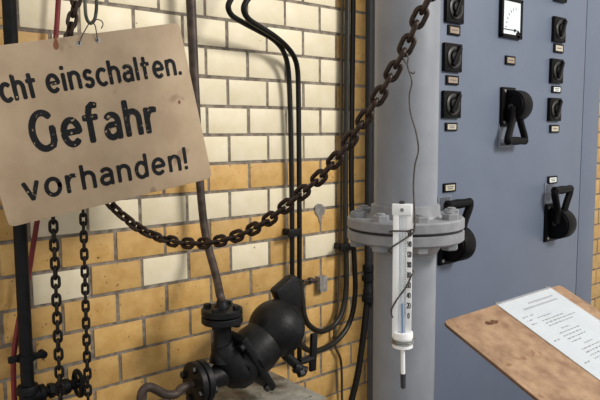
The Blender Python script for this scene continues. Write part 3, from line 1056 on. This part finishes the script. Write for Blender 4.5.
wp = [(408.5, 58), (407.5, 65), (409, 71), (412, 82), (409.5, 95), (410.5, 112), (416, 132), (418.5, 150), (415, 165), (413.5, 185), (414.2, 205), (414.8, 222), (414.2, 230.5)]
wpts = []
d_top = (wire_top - V((0, 0, HC)))
rt = math.hypot(d_top.x, d_top.y)
rb = .936
for i, (x, y) in enumerate(wp):
    t = i/(len(wp) - 1)
    rr = ray(x, y)
    k = (rt - .008 + (rb - rt + .008)*t)/math.hypot(rr.x, rr.y)
    p = rr*k
    wpts.append(V((p.x, p.y, p.z + HC)))
e = .0085
wpts += [tpx(412.8, 229.5, e), tpx(408, 231, e + .001), tpx(400, 231, e + .001), tpx(392, 231, e), tpx(389.8, 231.5, .002), tpx(392, 233, -.008), tpx(402, 232, -.009), tpx(412, 231, -.008), tpx(414.5, 230.5, .002), tpx(412, 234, e), tpx(400, 242, e + .001), tpx(391.5, 247.5, e), tpx(389.5, 251, .0), tpx(393, 254, -.008), tpx(412, 270, -.008), tpx(414, 273, .002), tpx(411.5, 275.5, e), tpx(406, 287, e + .002), tpx(398, 298, e + .002), tpx(392.5, 307, e + .001), tpx(391.3, 312, e - .002), tpx(392.6, 318, e)]
hw2 = MB().tube(cr(wpts, 7), .00125, 8)
hw2.tube(cr([wpts[1], onplane(404, 61) - fwd*.012, onplane(402, 57), onplane(405, 52) - fwd*.004, wpts[0]], 6), .0012, 8)
hw2.tube(cr([wpts[2], wpts[2] + side*.006 - Z*.004, wpts[2] + side*.0085 - Z*.001], 4), .0011, 6)
hw2 = hw2.build('hanging_wire', 'wire')
tag(hw2, 'thin bent wire from the chain wound round the white thermometer', 'wire')

# ------------------------------------------------------------------ lectern with instruction sheet
BY = .7083
c0, c1 = at(443, 319, BY), at(560, 285.5, BY)
c1.z = c0.z = (c0.z + c1.z)/2 - .0015
tilt = math.radians(24)
dn = V((0, -math.cos(tilt), -math.sin(tilt)))
up = V((0, -math.sin(tilt), math.cos(tilt)))
bl_ = .46
lc = thing('lectern', 'slanted reading desk with a brown fibreboard top beside the cabinet', 'lectern', (c0.x + .2, .5, 0))
wdt = c1.x - c0.x
rc = .012
out = []
def cc2(px_, py_, cx, cy, a0):
    for i in range(5):
        a = math.radians(a0 + i*22.5)
        out.append((cx + rc*math.cos(a), cy + rc*math.sin(a)))
cc2(0, 0, rc, rc, 180)
cc2(0, 0, wdt - rc, rc, 270)
cc2(0, 0, wdt - rc, bl_ - rc, 0)
cc2(0, 0, rc, bl_ - rc, 90)
top_ = [c0 + X*x + dn*y for x, y in out]
MB().prism([p - up*.002 for p in top_], up*-.004).build('board_core', 'chipedge', lc)
MB().prism(top_, up*-.002).build('board_top', 'chip', lc, 'brown mottled fibreboard top')
mk = c0 + (at(491, 322.5, BY) - c0)
def onboard(px, py, h=0):
    r = ray(px, py)
    o = V((0, 0, HC))
    t = (c0 + up*h - o).dot(up)/r.dot(up)
    return o + r*t
m1 = MB()
for (x, y, s) in ((488, 322.8, .006), (494, 321.8, .007), (491, 323.6, .005), (497, 321, .003)):
    p = onboard(x, y, .0003)
    m1.add([p + X*s*1.5*math.cos(2*PI*k/9)*random.uniform(.7, 1.2) + dn*s*math.sin(2*PI*k/9)*random.uniform(.6, 1.1) for k in range(9)], [tuple(range(9))])
m1.build('dark_mark', 'darkmark', lc)
mid = c0 + X*(wdt/2) + dn*(bl_*.5)
MB().box(mid - up*.021, (wdt - .1, bl_ - .14, .028), .003, (X, dn, up)).build('under_frame', 'blackpaint', lc)
MB().tube([(mid.x, mid.y, .02), (mid.x, mid.y, mid.z - .03)], .024, 18).build('post', 'blackpaint', lc)
MB().box((mid.x, mid.y, .012), (.36, .36, .024), .004).build('base_plate', 'blackpaint', lc)

pa, pb = onboard(497.5, 305.3), onboard(550.5, 288.7)
ps = V((pa.x, (pa.y + pb.y)/2, (pa.z + pb.z)/2))
ex = (pb - pa).normalized()
ex = V((ex.x, ex.y, ex.z))
ey = up.cross(ex)
ey = ey if ey.dot(dn) > 0 else -ey
pw = (pb - pa).length
sh_ = thing('instruction_sheet', 'white printed instruction sheet in a clear sleeve on the brown lectern top', 'paper', pa)
MB().box(pa + ex*pw/2 + ey*.1485 + up*.0011, (pw, .297, .0005), 0, (ex, ey, up)).build('sheet', 'paper', sh_)
MB().box(pa + ex*pw/2 + ey*.1475 + up*.0018, (pw + .006, .304, .0003), 0, (ex, ey, up)).build('sleeve', 'sleeve', sh_)
clipm = MB()
for f_ in (.0, .94):
    clipm.box(pa + ex*(pw*f_ + .002) - ey*.006 + up*.0022, (.008, .004, .002), .0005, (ex, ey, up))
clipm.build('corner_clip', 'steel', sh_)
tx = MB()
rows = [(.018, .085, .10, .0058, 'b'), (.030, .050, .135, .0058, 'b'),
        (.050, .016, .018, .003, ''), (.050, .044, .012, .003, ''), (.061, .016, .022, .003, ''), (.061, .056, .052, .003, ''),
        (.072, .016, .020, .003, ''), (.072, .056, .085, .003, ''), (.080, .056, .120, .003, ''), (.088, .056, .100, .003, ''),
        (.103, .080, .030, .004, 'b'), (.113, .056, .080, .003, ''), (.122, .056, .070, .003, ''), (.124, .016, .020, .003, ''), (.131, .056, .075, .003, ''), (.140, .056, .040, .003, ''),
        (.152, .085, .034, .004, 'b'), (.163, .056, .080, .003, ''), (.172, .056, .060, .003, ''), (.181, .056, .078, .003, ''), (.190, .016, .020, .003, ''), (.190, .056, .05, .003, ''),
        (.203, .056, .085, .003, ''), (.212, .056, .07, .003, ''), (.221, .056, .05, .003, ''), (.236, .016, .04, .003, ''), (.250, .056, .08, .003, '')]
for (y, x, ln, h, b) in rows:
    p = x
    while p < x + ln - .001:
        wl = random.uniform(.004, .013) if b == '' else random.uniform(.004, .006)
        wl = min(wl, x + ln - p)
        tx.add([pa + ex*(p + i*wl) + ey*(y + j*h*.9) + up*.0015 for i, j in ((0, 0), (1, 0), (1, 1), (0, 1))], [(0, 1, 2, 3)])
        p += wl + (.0042 if b == '' else .0042)
tx.build('printed_lines', 'greyink', sh_)
